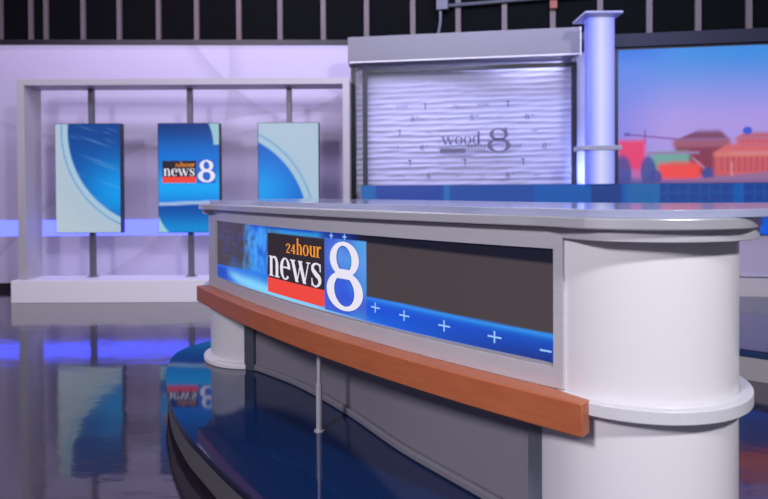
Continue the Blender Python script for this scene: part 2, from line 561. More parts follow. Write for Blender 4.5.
# --- recessed lower body, its corner posts and kick strip
low = catmull([(.55, 2.18), (.389, 2.41), (.09, 2.84), (-.18, 3.31), (-.52, 3.80), (-.90, 4.19)], 10)
lown = [(x + .04, y + .03) for x, y in low]
bm = strip(bmesh.new(), low, lown, DECK + .002, .70)
build('lower_panel', bm, M['panel_grey'], desk)
kick = catmull([(.50, 2.19), (.365, 2.395), (.066, 2.825), (-.205, 3.295), (-.545, 3.785), (-.90, 4.16)], 10)
bm = strip(bmesh.new(), kick, low, DECK + .001, DECK + .040)
build('kick_strip', bm, M['kick'], desk, bevel=.012)
for (x, y, w) in ((.535, 2.165, .030), (-.905, 4.165, .040)):
    bm = box(bmesh.new(), -w, w, -.016, .016, DECK + .002, .70, Matrix.Translation((x, y, 0)) @ Matrix.Rotation(math.radians(-28), 4, 'Z'))
    build('corner_trim', bm, M['grey_metal'], desk)
bm = strip(bmesh.new(), Cs(.02, 2.9, .09, 60), Cs(.02, 2.9, .30, 60), .69, .735)
build('underside_shelf', bm, M['panel_grey'], desk)

bk = catmull([(.98, 2.46), (.50, 3.08), (-.08, 3.95), (-.70, 4.74)], 12)
build('back_panel', strip(bmesh.new(), bk, [(x + .03, y + .02) for x, y in bk], DECK + .002, Z_SLABB), M['panel_grey'], desk)

# --- wooden rail on slim posts
bm = bmesh.new()
ss = list(np.linspace(0, .18, 10)) + list(np.linspace(.2, 3.10, 74))
strip(bm, [C(q, 0) for q in ss], [C(q, .054 + .034 * min(1, q / .15)) for q in ss], Z_RAILB, Z_RAIL)
rail = build('wooden_rail', bm, M['wood'], desk, bevel=.004)
tag(rail, 'reddish cherry wood rail along the desk front')
px, py = -.33, 3.09
bm = tube(bmesh.new(), [(px, py, DECK), (px, py, DECK + .006)], .026, 16)
tube(bm, [(px, py, DECK + .004), (px, py, .44)], .0155, 16)
tube(bm, [(px, py, .43), (px, py, .70)], .011, 16)
build('support_post', bm, M['alu'], desk)

# ------------------------------------------------------------------ blue gloss deck under the desk
deck = empty('desk_platform', (0, 3.2, 0))
tag(deck, 'low curved platform with glossy dark blue top and grey skirt under the anchor desk', 'platform')
dp = [(-1.416, 4.99), (-1.55, 4.71), (-1.53, 4.38), (-1.398, 3.94), (-1.2, 3.46), (-1.01, 3.10), (-.865, 2.88), (-.698, 2.64), (-.527, 2.42),
      (-.25, 2.10), (.05, 1.80), (.40, 1.52), (.80, 1.38), (1.15, 1.50), (1.33, 1.85), (1.34, 2.30), (1.22, 2.75), (1.0, 3.3), (.65, 4.0), (.2, 4.8), (-.35, 5.35), (-.9, 5.45), (-1.23, 5.27)]
dout = catmull(dp, 8, True)
def inset(pts, k):
    n = len(pts)
    out = []
    for i in range(n):
        a, b = Vector(pts[i - 1]), Vector(pts[(i + 1) % n])
        tt = (b - a).normalized()
        out.append((pts[i][0] - tt.y * k, pts[i][1] + tt.x * k))
    return out
build('deck_top', prism(bmesh.new(), inset(dout, .004), DECK - .006, DECK), M['deck_blue'], deck)
build('edge_nosing', prism(bmesh.new(), dout, DECK - .034, DECK - .006), M['nosing'], deck, bevel=.003)
build('skirt', prism(bmesh.new(), inset(dout, .010), .045, DECK - .034), M['skirt'], deck)
build('toe_plinth', prism(bmesh.new(), inset(dout, .05), .0, .045), M['plinth'], deck)

# ------------------------------------------------------------------ floor, ceiling
M['floor'] = mat('polished_grey_floor', (.030, .025, .038), .085, spec=.68, coat=.25, noise=((1.5, 1.5, 1.5), (.018, .016, .026), 5), bump=((2.6, 4.5, 2), .14, .02))
bm = box(bmesh.new(), -9, 9, -3, 11.5, -.1, 0)
o = build('floor', bm, M['floor'], smooth=0)
tag(o, 'polished grey studio floor', 'floor', kind='structure')
bm = box(bmesh.new(), -9, 9, -3, 11.5, 5.6, 5.7)
o = build('ceiling', bm, M['drape'], smooth=0)
tag(o, 'black studio ceiling', 'ceiling', kind='structure')

# ------------------------------------------------------------------ black back wall with bare studs
def wl(x):
    return 10.6 - .22 * (x + 6.05)
wb = empty('wall_back', (0, 9.3, 0))
tag(wb, 'black back wall with bare vertical studs', 'wall', kind='structure')
bm = bmesh.new()
vs = [(-9, wl(-9)), (9, wl(9)), (9, wl(9) + .15), (-9, wl(-9) + .15)]
prism(bm, vs, 0, 5.6)
build('wall_face', bm, M['drape'], wb, smooth=0)
ang = math.atan(-.22)
def on_wall(u):
    """u = bearing (x over distance) -> point on the stud wall"""
    x = u * (10.6 - .22 * 6.05) / (1 + .22 * u)
    return x, wl(x)
for u in (-.6129, -.5645, -.5403, -.4806, -.4226, -.3597, -.2984, -.2306, -.1645, -.0952, -.0258, .0484, .1210, .1952, .2726, .3484, .4274, .5056, .5871):
    x, y = on_wall(u)
    w = .037
    bm = box(bmesh.new(), -w, w, -.04, .0, 0.02, 5.55, Matrix.Translation((x, y, 0)) @ Matrix.Rotation(ang, 4, 'Z'))
    build('wall_stud', bm, M['stud'], wb, smooth=0)

# conduit run with its box
cd = empty('electrical_conduit', (1.2, wl(1.2) - .06, 4.2))
tag(cd, 'thin grey metal conduit with square junction box across the black wall', 'conduit')
def cz(x, py):     # height on the stud wall seen at image row py
    return CAMZ + (191 - .0052 * (x / wl(x) * 620) - py) * wl(x) / 620
x0, x1 = .93, 5.4
pts = [(x, wl(x) - .075, cz(.93, 8) + (x - .93) * .012) for x in np.linspace(x0, x1, 12)]
build('conduit_pipe', tube(bmesh.new(), pts, .026), M['conduit'], cd)
bx = Matrix.Translation((.86, wl(.86) - .09, 0)) @ Matrix.Rotation(ang, 4, 'Z')
bm = box(bmesh.new(), -.085, .085, -.06, .05, cz(.86, 13), cz(.86, 13) + .26, bx)
build('junction_box', bm, M['conduit'], cd, bevel=.008)
zz = cz(.86, 13)
build('flexible_hose', tube(bmesh.new(), [(.83, wl(.83) - .09, zz + .01), (.83, wl(.83) - .09, zz - .15), (.81, wl(.81) - .09, zz - .28), (.78, wl(.78) - .09, zz - .40)], .024), M['conduit'], cd)
x, y = on_wall(.2726)
bm = box(bmesh.new(), -.05, .05, -.06, -.0, cz(x, 11), cz(x, 11) + .11, Matrix.Translation((x, y - .045, 0)) @ Matrix.Rotation(ang, 4, 'Z'))
o = build('switch_box', bm, mat('dull_orange_box', srgb(150, 84, 66), .6), None, smooth=0, bevel=.006)
tag(o, 'small dull orange box on a stud of the black wall', 'box')

# ------------------------------------------------------------------ lavender wall on the left
M['lav'] = mat('lavender_wall_paint', (.56, .52, .68), .5)
nt = M['lav'].node_tree
tc = nt.nodes.new('ShaderNodeTexCoord')
prev = None
for (cx, cz_, r0, r1, amt) in ((-1.1, -3.2, 5.75, 5.95, .10), (-5.6, 3.2, 3.35, 3.65, .08), (-.2, 5.2, 3.0, 3.25, .09), (-3.5, 8.2, 6.1, 6.22, .08)):
    # printed swoosh bands on the wall covering
    sub = nt.nodes.new('ShaderNodeVectorMath'); sub.operation = 'SUBTRACT'
    sub.inputs[1].default_value = (cx, 0, cz_)
    nt.links.new(tc.outputs['Object'], sub.inputs[0])
    mul = nt.nodes.new('ShaderNodeVectorMath'); mul.operation = 'MULTIPLY'
    mul.inputs[1].default_value = (1, 0, 1)
    nt.links.new(sub.outputs[0], mul.inputs[0])
    ln = nt.nodes.new('ShaderNodeVectorMath'); ln.operation = 'LENGTH'
    nt.links.new(mul.outputs[0], ln.inputs[0])
    rp = nt.nodes.new('ShaderNodeMapRange')
    rp.inputs['From Min'].default_value = r0; rp.inputs['From Max'].default_value = r1
    rp.inputs['To Min'].default_value = 0; rp.inputs['To Max'].default_value = 1
    nt.links.new(ln.outputs['Value'], rp.inputs['Value'])
    cr = nt.nodes.new('ShaderNodeValToRGB')
    el = cr.color_ramp.elements
    k = 1 - 1.9 * amt
    el[0].position = 0; el[0].color = (1, 1, 1, 1)
    el[1].position = .12; el[1].color = (k, k, k, 1)
    e = el.new(.9); e.color = (1, 1, 1, 1)
    nt.links.new(rp.outputs['Result'], cr.inputs['Fac'])
    mx = nt.nodes.new('ShaderNodeMix'); mx.data_type = 'RGBA'; mx.blend_type = 'MULTIPLY'
    mx.inputs[0].default_value = 1
    if prev is None:
        mx.inputs[6].default_value = (.56, .52, .68, 1)
    else:
        nt.links.new(prev, mx.inputs[6])
    nt.links.new(cr.outputs['Color'], mx.inputs[7])
    prev = mx.outputs[2]
nt.links.new(prev, nt.nodes['Principled BSDF'].inputs['Base Color'])
def lw(x):
    return 8.92 + (x + 6) * .025
def lavseg(bm, z0, z1, dep=.06, front=0.0):
    prism(bm, [(-7.5, lw(-7.5) - front), (-.30, lw(-.3) - front), (-.30, lw(-.3) + dep), (-7.5, lw(-7.5) + dep)], z0, z1)
wall = empty('wall_left', (-3.5, 9.0, 0))
tag(wall, 'lavender lit studio wall with printed swooshes', 'wall', kind='structure')
bm = bmesh.new(); lavseg(bm, .10, .775); lavseg(bm, 1.005, 3.53)
build('wall_face', bm, M['lav'], wall, smooth=0)
bm = bmesh.new(); lavseg(bm, 3.53, 3.60, .06, .02)
build('top_cap', bm, M['black'], wall, smooth=0)
bm = bmesh.new(); lavseg(bm, .0, .10, .06, -.02)
build('baseboard', bm, M['plinth'], wall, smooth=0)
M['led'] = emit('blue_light_band', (.28, .34, 3.4), 1.0)
bm = bmesh.new(); lavseg(bm, .775, 1.005, .05, -.012)
o = build('light_band', bm, M['led'], wall, smooth=0)
tag(o, 'glowing blue light band in the wall')

# ------------------------------------------------------------------ display frame with three hanging panels
fr = empty('display_frame', (-2.56, 8.1, 0))
tag(fr, 'wide silver grey open frame on a white base in front of the lavender wall', 'frame')
FX0, FX1, FY0, FY1 = -4.67, -.436, 7.90, 8.30
build('frame_base', box(bmesh.new(), -4.74, -.437, 7.85, 8.32, 0, .285), M['frame_white'], fr, bevel=.006, smooth=0)
build('upright', box(bmesh.new(), FX0, FX0 + .095, FY0, FY1, .285, 2.845), M['frame_grey'], fr, bevel=.003, smooth=0)
build('upright', box(bmesh.new(), FX1 - .085, FX1, FY0, FY1, .285, 2.845), M['frame_grey'], fr, bevel=.003, smooth=0)
build('top_beam', box(bmesh.new(), FX0 + .095, FX1 - .085, FY0, FY1, 2.765, 2.845), M['frame_grey'], fr, bevel=.003, smooth=0)
PX = (-3.855, -2.555, -1.245)
for x in PX:
    bm = box(bmesh.new(), x - .033, x + .033, 8.165, 8.231, .285, 2.765)
    box(bm, x - .06, x + .06, 8.14, 8.26, .285, .297)
    build('pole', bm, M['pole'], fr, bevel=.003, smooth=0)

def sm(a, b, q):
    tt = np.clip((q - a) / (b - a), 0, 1)
    return tt * tt * (3 - 2 * tt)
def mixc(c, m, col):
    m = np.clip(m, 0, 1)[..., None]
    return c * (1 - m) + np.array(col) * m

def arc_pic(u, v):
    """blue ground at upper right, pale arc sweeping along the left and bottom (panel on the left)"""
    A = 1.64
    y = v * A
    c = np.zeros(u.shape + (3,)); c[...] = srgb(14, 76, 160)
    c = mixc(c, np.exp(-(((u - 1.0) / .55) ** 2 + ((y - .62) / .45) ** 2)) * .95, srgb(10, 150, 232))
    c = mixc(c, sm(.95, 1.64, y) * .5, srgb(12, 52, 120))
    c = mixc(c, sm(.45, .10, y) * .4, srgb(10, 60, 140))
    rng = np.random.RandomState(5)
    for k in range(22):
        cx, cy, l = rng.uniform(.1, .9), rng.uniform(.4, 1.6), rng.uniform(.05, .25)
        dd = (u - cx) * .35 + (y - cy)
        c = mixc(c, np.exp(-(dd / .008) ** 2 - ((u - cx) / l) ** 2) * .25, srgb(120, 190, 230))
    d = np.hypot(u - 1.62, y - 1.52)          # circle centre up right
    d1 = 1.43
    c = mixc(c, sm(d1 - .012, d1 + .012, d), srgb(160, 192, 216))
    c = mixc(c, sm(d1 + .075, d1 + .09, d) * (1 - sm(d1 + .10, d1 + .115, d)), srgb(120, 152, 188))
    c = mixc(c, sm(d1 + .10, d1 + .16, d), srgb(170, 188, 204))
    c = mixc(c, sm(d1 + .25, d1 + .6, d) * .6, srgb(178, 192, 202))
    return c
def arc_pic_right(u, v):
    A = 1.64
    y = v * A
    c = np.zeros(u.shape + (3,)); c[...] = srgb(8, 92, 196)
    c = mixc(c, np.exp(-((u / .55) ** 2 + ((y - .62) / .42) ** 2)), srgb(16, 150, 234))
    c = mixc(c, sm(.45, .0, y) * .5, srgb(10, 80, 170))
    c = mixc(c, sm(1.0, 1.5, y) * .3, srgb(8, 74, 170))
    d = np.hypot(u + .62, y - .04)
    d1 = 1.45
    c = mixc(c, sm(d1 - .012, d1 + .012, d), srgb(158, 190, 212))
    c = mixc(c, sm(d1 + .085, d1 + .10, d) * (1 - sm(d1 + .115, d1 + .13, d)), srgb(120, 160, 196))
    c = mixc(c, sm(d1 + .12, d1 + .18, d), srgb(166, 188, 208))
    return c
def blue_pic(u, v):
    c = np.zeros(u.shape + (3,)); c[...] = srgb(10, 110, 208)
    c = mixc(c, sm(.66, 1.0, v), srgb(12, 54, 126))
    c = mixc(c, np.exp(-((v - .42) / .13) ** 2), srgb(14, 160, 240))
    ln = .265 + .022 * u
    c = mixc(c, (v < ln) * 1.0, srgb(8, 70, 160))
    c = mixc(c, (v < ln) * np.exp(-((v - .02) / .12) ** 2), srgb(10, 132, 206))
    c = mixc(c, sm(ln - .028, ln - .02, v) * sm(ln + .012, ln + .004, v), srgb(150, 178, 222))
    d = np.hypot((u - .2), (v - .80) * 1.64)
    c = mixc(c, sm(.70, .72, d) * (v > .8) * (u > .5), srgb(150, 190, 206))
    d = np.hypot((u - .62), (v - .30) * 1.64)
    c = mixc(c, sm(.66, .68, d) * (v < .2) * (u < .5), srgb(150, 200, 214))
    return c
M['pic_panel'] = emit_attr('panel_picture', .98, .15)
PAN = ((-4.268, -3.415, .872, 2.296, arc_pic, 'upright video panel with pale arc left of a blue ground, leftmost in the frame'),
       (-2.935, -2.130, .872, 2.296, blue_pic, 'upright blue video panel with red and black news logo, middle of the frame'),
       (-1.636, -.840, .872, 2.296, arc_pic_right, 'upright video panel with blue quarter disc at lower left, rightmost in the frame'))
for k, (xa, xb, za, zb, pic, lab) in enumerate(PAN):
    p = empty('video_panel', ((xa + xb) / 2, 8.11, za))
    tag(p, lab, 'screen', 'upright video panels in the frame')
    build('casing', box(bmesh.new(), xa, xb, 8.055, 8.165, za, zb), M['bezel'], p, bevel=.004, smooth=0)
    e = .008
    s = picture_sheet('screen', 60, 100, lambda u, v: (xa + e + (xb - xa - 2 * e) * u, 8.052, za + e + (zb - za - 2 * e) * v), pic, M['pic_panel'], p)
    if k == 1:
        bm = bmesh.new()
        f = lambda q: (lambda x, z: (xa + x * (xb - xa), 8.052 - q, za + z * (zb - za)))
        put(bm, gridrect(.075, .455, .62, .655, 1), f(.002), 0)
        put(bm, gridrect(.075, .455, .62, .51, 1), f(.003), 1)
        put(bm, gridrect(.63, .45, .93, .665, 1), f(.002), 4)
        put(bm, word('news', .095, .605, .518, .066, .02), f(.004), 2)
        put(bm, word('24', .285, .365, .600, .020, .03), f(.005), 3)
        put(bm, word('hour', .37, .60, .600, .030, .02), f(.005), 3)
        put(bm, eight(.65, .458, .925, .662, .10, .27), f(.004), 2)
        lo = build('screen_logo', bm, [E_dark, E_red, E_white, E_orange, E_blue], None, smooth=0, weld=False)
        lo.parent = s

# ------------------------------------------------------------------ set line on the right: everything stands along one slanted line
def ln(x, off=0.0):
    """point on the set line (off > 0 = further from the studio floor)"""
    return (x, 7.93 - .16 * x + off)
def lbox(bm, x0, x1, o0, o1, z0, z1, mat=0):
    return prism(bm, [ln(x0, o0), ln(x1, o0), ln(x1, o1), ln(x0, o1)], z0, z1, mat)
LED_Z0, LED_Z1 = .90, 1.468

# ledge with backlit blue front
led = empty('set_ledge', (3.0, 7.2, 0))
tag(led, 'long low wall with dim blue lit front and lavender base behind the desk', 'set wall')
def ledge_pic(u, v):
    rng = np.random.RandomState(11)
    c = np.zeros(u.shape + (3,)); c[...] = srgb(18, 82, 165)
    x = u * 7.0
    for (a, b, col) in ((0, .18, (20, 92, 165)), (.18, .98, (32, 62, 150)), (.98, 1.05, (26, 100, 170)), (1.05, 2.0, (30, 70, 150)),
                        (2.62, 2.95, (24, 58, 128)), (3.0, 3.35, (28, 94, 160)), (3.35, 4.1, (26, 62, 140)), (4.2, 7, (24, 60, 140))):
        c = mixc(c, sm(a - .015, a + .015, x) * sm(b + .015, b - .015, x), srgb(*col))
    grid = ((np.mod(x, .11) < .03) | (np.mod(v, .2) < .06)) & (x > 3.3)
    c = mixc(c, grid * .15, srgb(34, 110, 170))
    c = mixc(c, sm(.55, .15, v) * sm(3.6, 4.3, x), srgb(10, 84, 210))
    c = mixc(c, sm(.6, .3, v) * sm(3.6, 3.0, x) * .5, srgb(20, 100, 200))
    return c
LX0, LX1 = -.28, 6.8
M['pic_ledge'] = emit_attr('ledge_glow', 1.0, .3)
def lpos(u, v):
    x, y = ln(LX0 + (LX1 - LX0) * u, -.452)
    return (x, y, LED_Z0 + (LED_Z1 - LED_Z0) * v)
build('ledge_body', lbox(bmesh.new(), LX0, LX1, -.45, .42, LED_Z0, LED_Z1), M['bezel'], led, smooth=0)
s = picture_sheet('lit_front', 420, 30, lpos, ledge_pic, M['pic_ledge'], led)
tag(s, 'dim blue backlit front panels')
build('base_panel', lbox(bmesh.new(), LX0, LX1, -.43, .42, .43, LED_Z0 - .012), M['lavender_panel'], led, smooth=0)
build('shadow_line', lbox(bmesh.new(), LX0, LX1, -.40, .42, .415, .43), M['black'], led, smooth=0)
build('shadow_line', lbox(bmesh.new(), LX0, LX1, -.44, .42, LED_Z0 - .012, LED_Z0), M['black'], led, smooth=0)
build('base_step', lbox(bmesh.new(), LX0, LX1, -.47, .42, 0, .415), M['riser_skirt'], led, smooth=0)

# wave panel wall behind the printed glass
def wave_wall():
    nx, nz = 300, 250
    x0, x1, z0, z1 = -.36, 2.42, LED_Z1, 3.10
    U, Z = np.meshgrid(np.linspace(x0, x1, nx + 1), np.linspace(z0, z1, nz + 1))
    D = np.zeros_like(U)
    rg = np.random.RandomState(21)
    k, z = 0, z0 - .05
    while z < z1 + .05:
        x = x0 - .3 + rg.uniform(0, .4)
        while x < x1 + .3:
            L = rg.uniform(.11, .22)
            w = rg.uniform(.018, .027)
            zc = z + rg.uniform(-.012, .012) + .006 * np.sin((U - x) * 6)
            D += rg.uniform(.55, 1.0) * np.exp(-((U - x) / L) ** 2 * 1.2 - ((Z - zc) / w) ** 2)
            x += L * rg.uniform(1.45, 2.1)
        z += .072
    D = np.clip(D, 0, 1.4) * .0165
    verts = []
    for xx, zz, dd in zip(U.ravel(), Z.ravel(), D.ravel()):
        p = ln(float(xx), .33)
        verts.append((p[0] - .158 * float(dd), p[1] - .987 * float(dd), float(zz)))
    W = nx + 1
    faces = [(j * W + i, j * W + i + 1, (j + 1) * W + i + 1, (j + 1) * W + i) for j in range(nz) for i in range(nx)]
    me = bpy.data.meshes.new('wave_panel')
    me.from_pydata(verts, [], faces)
    me.materials.append(M['wave'])
    me.shade_smooth()
    o = bpy.data.objects.new('wave_panel', me)
    COL.objects.link(o)
    return o
wv = empty('wave_wall_panel', (1.0, 8.1, LED_Z1))
tag(wv, 'pale rippled wave panel behind the printed glass', 'wall panel')
o = wave_wall()
o.parent = wv
o.matrix_parent_inverse = Matrix.Translation(wv.location).inverted()
build('backing_board', lbox(bmesh.new(), -.36, 2.42, .345, .40, LED_Z1, 3.12), M['wave'], wv, smooth=0)
ep = empty('end_panel', (-.36, 8.3, 0))
tag(ep, 'tall narrow panel with black edge post between the grey frame and the printed glass', 'wall panel')
build('edge_post', lbox(bmesh.new(), -.43, -.37, .22, .40, 0.0, 3.04), M['black'], ep, smooth=0)
build('side_return', lbox(bmesh.new(), -.365, -.285, .335, .40, 0.0, LED_Z1 - .002), M['wave'], ep, smooth=0)

# printed glass in a dark frame
gp = empty('printed_glass_screen', (1.1, 7.9, LED_Z1))
tag(gp, 'dark framed glass screen with faint grey station logo and repeated marks', 'screen')
GX0, GX1, GZ0, GZ1 = -.275, 2.40, LED_Z1 + .002, 2.99
bm = bmesh.new()
lbox(bm, GX0, GX0 + .065, .16, .21, GZ0, GZ1)
lbox(bm, GX1 - .055, GX1, .16, .21, GZ0, GZ1)
lbox(bm, GX0 + .065, GX1 - .055, .16, .21, GZ1 - .05, GZ1)
build('screen_frame', bm, M['bezel'], gp, smooth=0)
mg = bpy.data.materials.new('clear_pane')
mg.use_nodes = True
nt = mg.node_tree
nt.nodes.remove(nt.nodes['Principled BSDF'])
tr = nt.nodes.new('ShaderNodeBsdfTransparent'); tr.inputs[0].default_value = (.93, .93, .98, 1)
gl_ = nt.nodes.new('ShaderNodeBsdfGlossy'); gl_.inputs['Roughness'].default_value = .4
ms = nt.nodes.new('ShaderNodeMixShader'); ms.inputs[0].default_value = .02
nt.links.new(tr.outputs[0], ms.inputs[1]); nt.links.new(gl_.outputs[0], ms.inputs[2])
nt.links.new(ms.outputs[0], nt.nodes['Material Output'].inputs['Surface'])
pane = build('glass_pane', lbox(bmesh.new(), GX0 + .065, GX1 - .055, .180, .188, GZ0, GZ1 - .05), mg, gp, smooth=0)
bm = bmesh.new()
def gmap(x, z):
    p = ln(x, .178)
    return (p[0], p[1], z)
# big mark: wood + 8 over a dark bar
bx0, bz = .745, 1.905
put(bm, word('wood', bx0, bx0 + .50, bz + .085, .105, .03), gmap, 0)
put(bm, gridrect(bx0 - .02, bz - .02, bx0 + .30, bz + .035, 1), gmap, 0)
put(bm, [[(bx0 + .30, bz - .02), (bx0 + .56, bz + .02), (bx0 + .56, bz + .035), (bx0 + .30, bz + .035)]], gmap, 1)
for k in range(6):
    put(bm, gridrect(bx0 + .33 + k * .04, bz + .045, bx0 + .35 + k * .04, bz + .075, 1), gmap, 0)
put(bm, eight(bx0 + .57, bz - .02, bx0 + .86, bz + .285, .05, .20), gmap, 0)
for q in (gridrect(bx0 - .03, bz - .035, bx0 + .90, bz - .030, 1), gridrect(bx0 - .03, bz + .300, bx0 + .90, bz + .305, 1),
          gridrect(bx0 - .03, bz - .03, bx0 - .025, bz + .30, 1), gridrect(bx0 + .895, bz - .03, bx0 + .90, bz + .30, 1)):
    put(bm, q, gmap, 1)
k8 = lambda x, z: (put(bm, eight(x - .03, z - .035, x + .025, z + .035, .12, .26), gmap, 0), put(bm, gridrect(x + .04, z + .005, x + .08, z + .03, 1), gmap, 1))
k1 = lambda x, z: put(bm, gridrect(x - .006, z - .04, x + .008, z + .04, 1) + gridrect(x - .025, z + .026, x + .016, z + .042, 1), gmap, 0)
kw = lambda x, z: put(bm, word('wood', x - .08, x + .07, z - .015, .03, .02), gmap, 0)
ks = lambda x, z: put(bm, g_stroke([(x - .05, z - .015), (x - .02, z + .01), (x + .01, z - .01), (x + .05, z + .02)], [.008, .016, .016, .008]), gmap, 1)
for z, items in ((2.49, ((.24, kw), (.537, k1), (.93, ks), (1.27, kw), (1.575, k1))),
                 (2.33, ((.38, k8), (.75, ks), (1.13, k8), (1.48, ks), (1.81, k8))),
                 (2.15, ((.21, k1), (.58, ks), (1.55, k1), (1.90, ks))),
                 (1.96, ((.13, kw), (.50, k8), (1.67, kw), (2.02, k8))),
                 (1.76, ((.34, k1), (.75, ks), (1.04, k1), (1.45, ks), (1.76, k1))),
                 (1.59, ((.24, ks), (.58, k8), (.94, ks), (1.25, ks), (1.57, k8), (1.92, ks)))):
    for x, fn in items:
        fn(x, z)
lo = build('printed_marks', bm, [M['ink'], M['ink_pale']], None, smooth=0, weld=False)
lo.parent = pane

# hood over the glass
hd = empty('screen_hood', (1.0, 7.9, 3.03))
tag(hd, 'pale grey boxy hood above the printed glass screen', 'hood')
bm = bmesh.new()
HX0, HX1, HZ0, HZ1 = -.455, 2.385, 3.045, 3.375
lbox(bm, HX0, HX1, -.02, .40, HZ0 + .018, HZ1)
build('hood_body', bm, M['hood'], hd, bevel=.004, smooth=0)
bm = bmesh.new()
lbox(bm, HX0 + .02, HX1 - .005, -.015, .012, HZ0 - .0, HZ0 + .018)
build('hood_lip', bm, M['frame_white'], hd, smooth=0)
build('end_cap', lbox(bmesh.new(), HX1, HX1 + .012, -.025, .40, HZ0 - .01, HZ1), M['frame_white'], hd, smooth=0)

# filler wall behind the column
fl = empty('filler_panel', (2.6, 7.8, LED_Z1))
tag(fl, 'narrow blue washed panel behind the lit column', 'wall panel')
build('panel_face', lbox(bmesh.new(), 2.425, 2.84, .30, .36, LED_Z1, 3.14), M['wave'], fl, smooth=0)
build('top_rail', lbox(bmesh.new(), 2.425, 2.84, .28, .36, 3.14, 3.38), M['bezel'], fl, smooth=0)

# lit column
cl = empty('light_column', (2.48, 7.14, LED_Z1))
tag(cl, 'glowing white and blue square column with cap and collar plates beside the video wall', 'column')
m = bpy.data.materials.new('backlit_acrylic')
m.use_nodes = True
nt = m.node_tree
p = nt.nodes['Principled BSDF']
p.inputs['Base Color'].default_value = (.06, .06, .12, 1)
p.inputs['Roughness'].default_value = .3
tc = nt.nodes.new('ShaderNodeTexCoord')
sx = nt.nodes.new('ShaderNodeSeparateXYZ')
nt.links.new(tc.outputs['Generated'], sx.inputs[0])
cr = nt.nodes.new('ShaderNodeValToRGB')
els = cr.color_ramp.elements
els[0].position = 0; els[0].color = (.12, .16, .95, 1)
els[1].position = 1; els[1].color = (.20, .24, .95, 1)
for ps, co in ((.20, (.36, .42, 1.0)), (.48, (.72, .74, 1.0)), (.78, (.46, .50, 1.0))):
    e = els.new(ps); e.color = (*co, 1)
nt.links.new(sx.outputs['X'], cr.inputs['Fac'])
nt.links.new(cr.outputs['Color'], p.inputs['Emission Color'])
p.inputs['Emission Strength'].default_value = .82
Rm = Matrix.Translation((2.50, 7.15, 0)) @ Matrix.Rotation(math.atan(-.06), 4, 'Z')
bm = box(bmesh.new(), 2.303, 2.61, 7.0, 7.13, LED_Z1, 3.345)
build('shaft', bm, m, cl, bevel=.012, smooth=0)
m2 = mat('collar_acrylic', (.45, .45, .58), .35)
build('collar_plate', box(bmesh.new(), 2.20, 2.65, 6.90, 7.20, 1.845, 1.895), m2, cl, bevel=.004, smooth=0)
m3 = mat('cap_acrylic', (.42, .42, .66), .35)
build('cap_plate', box(bmesh.new(), 2.225, 2.645, 6.84, 7.30, 3.345, 3.37), m3, cl, bevel=.004, smooth=0)

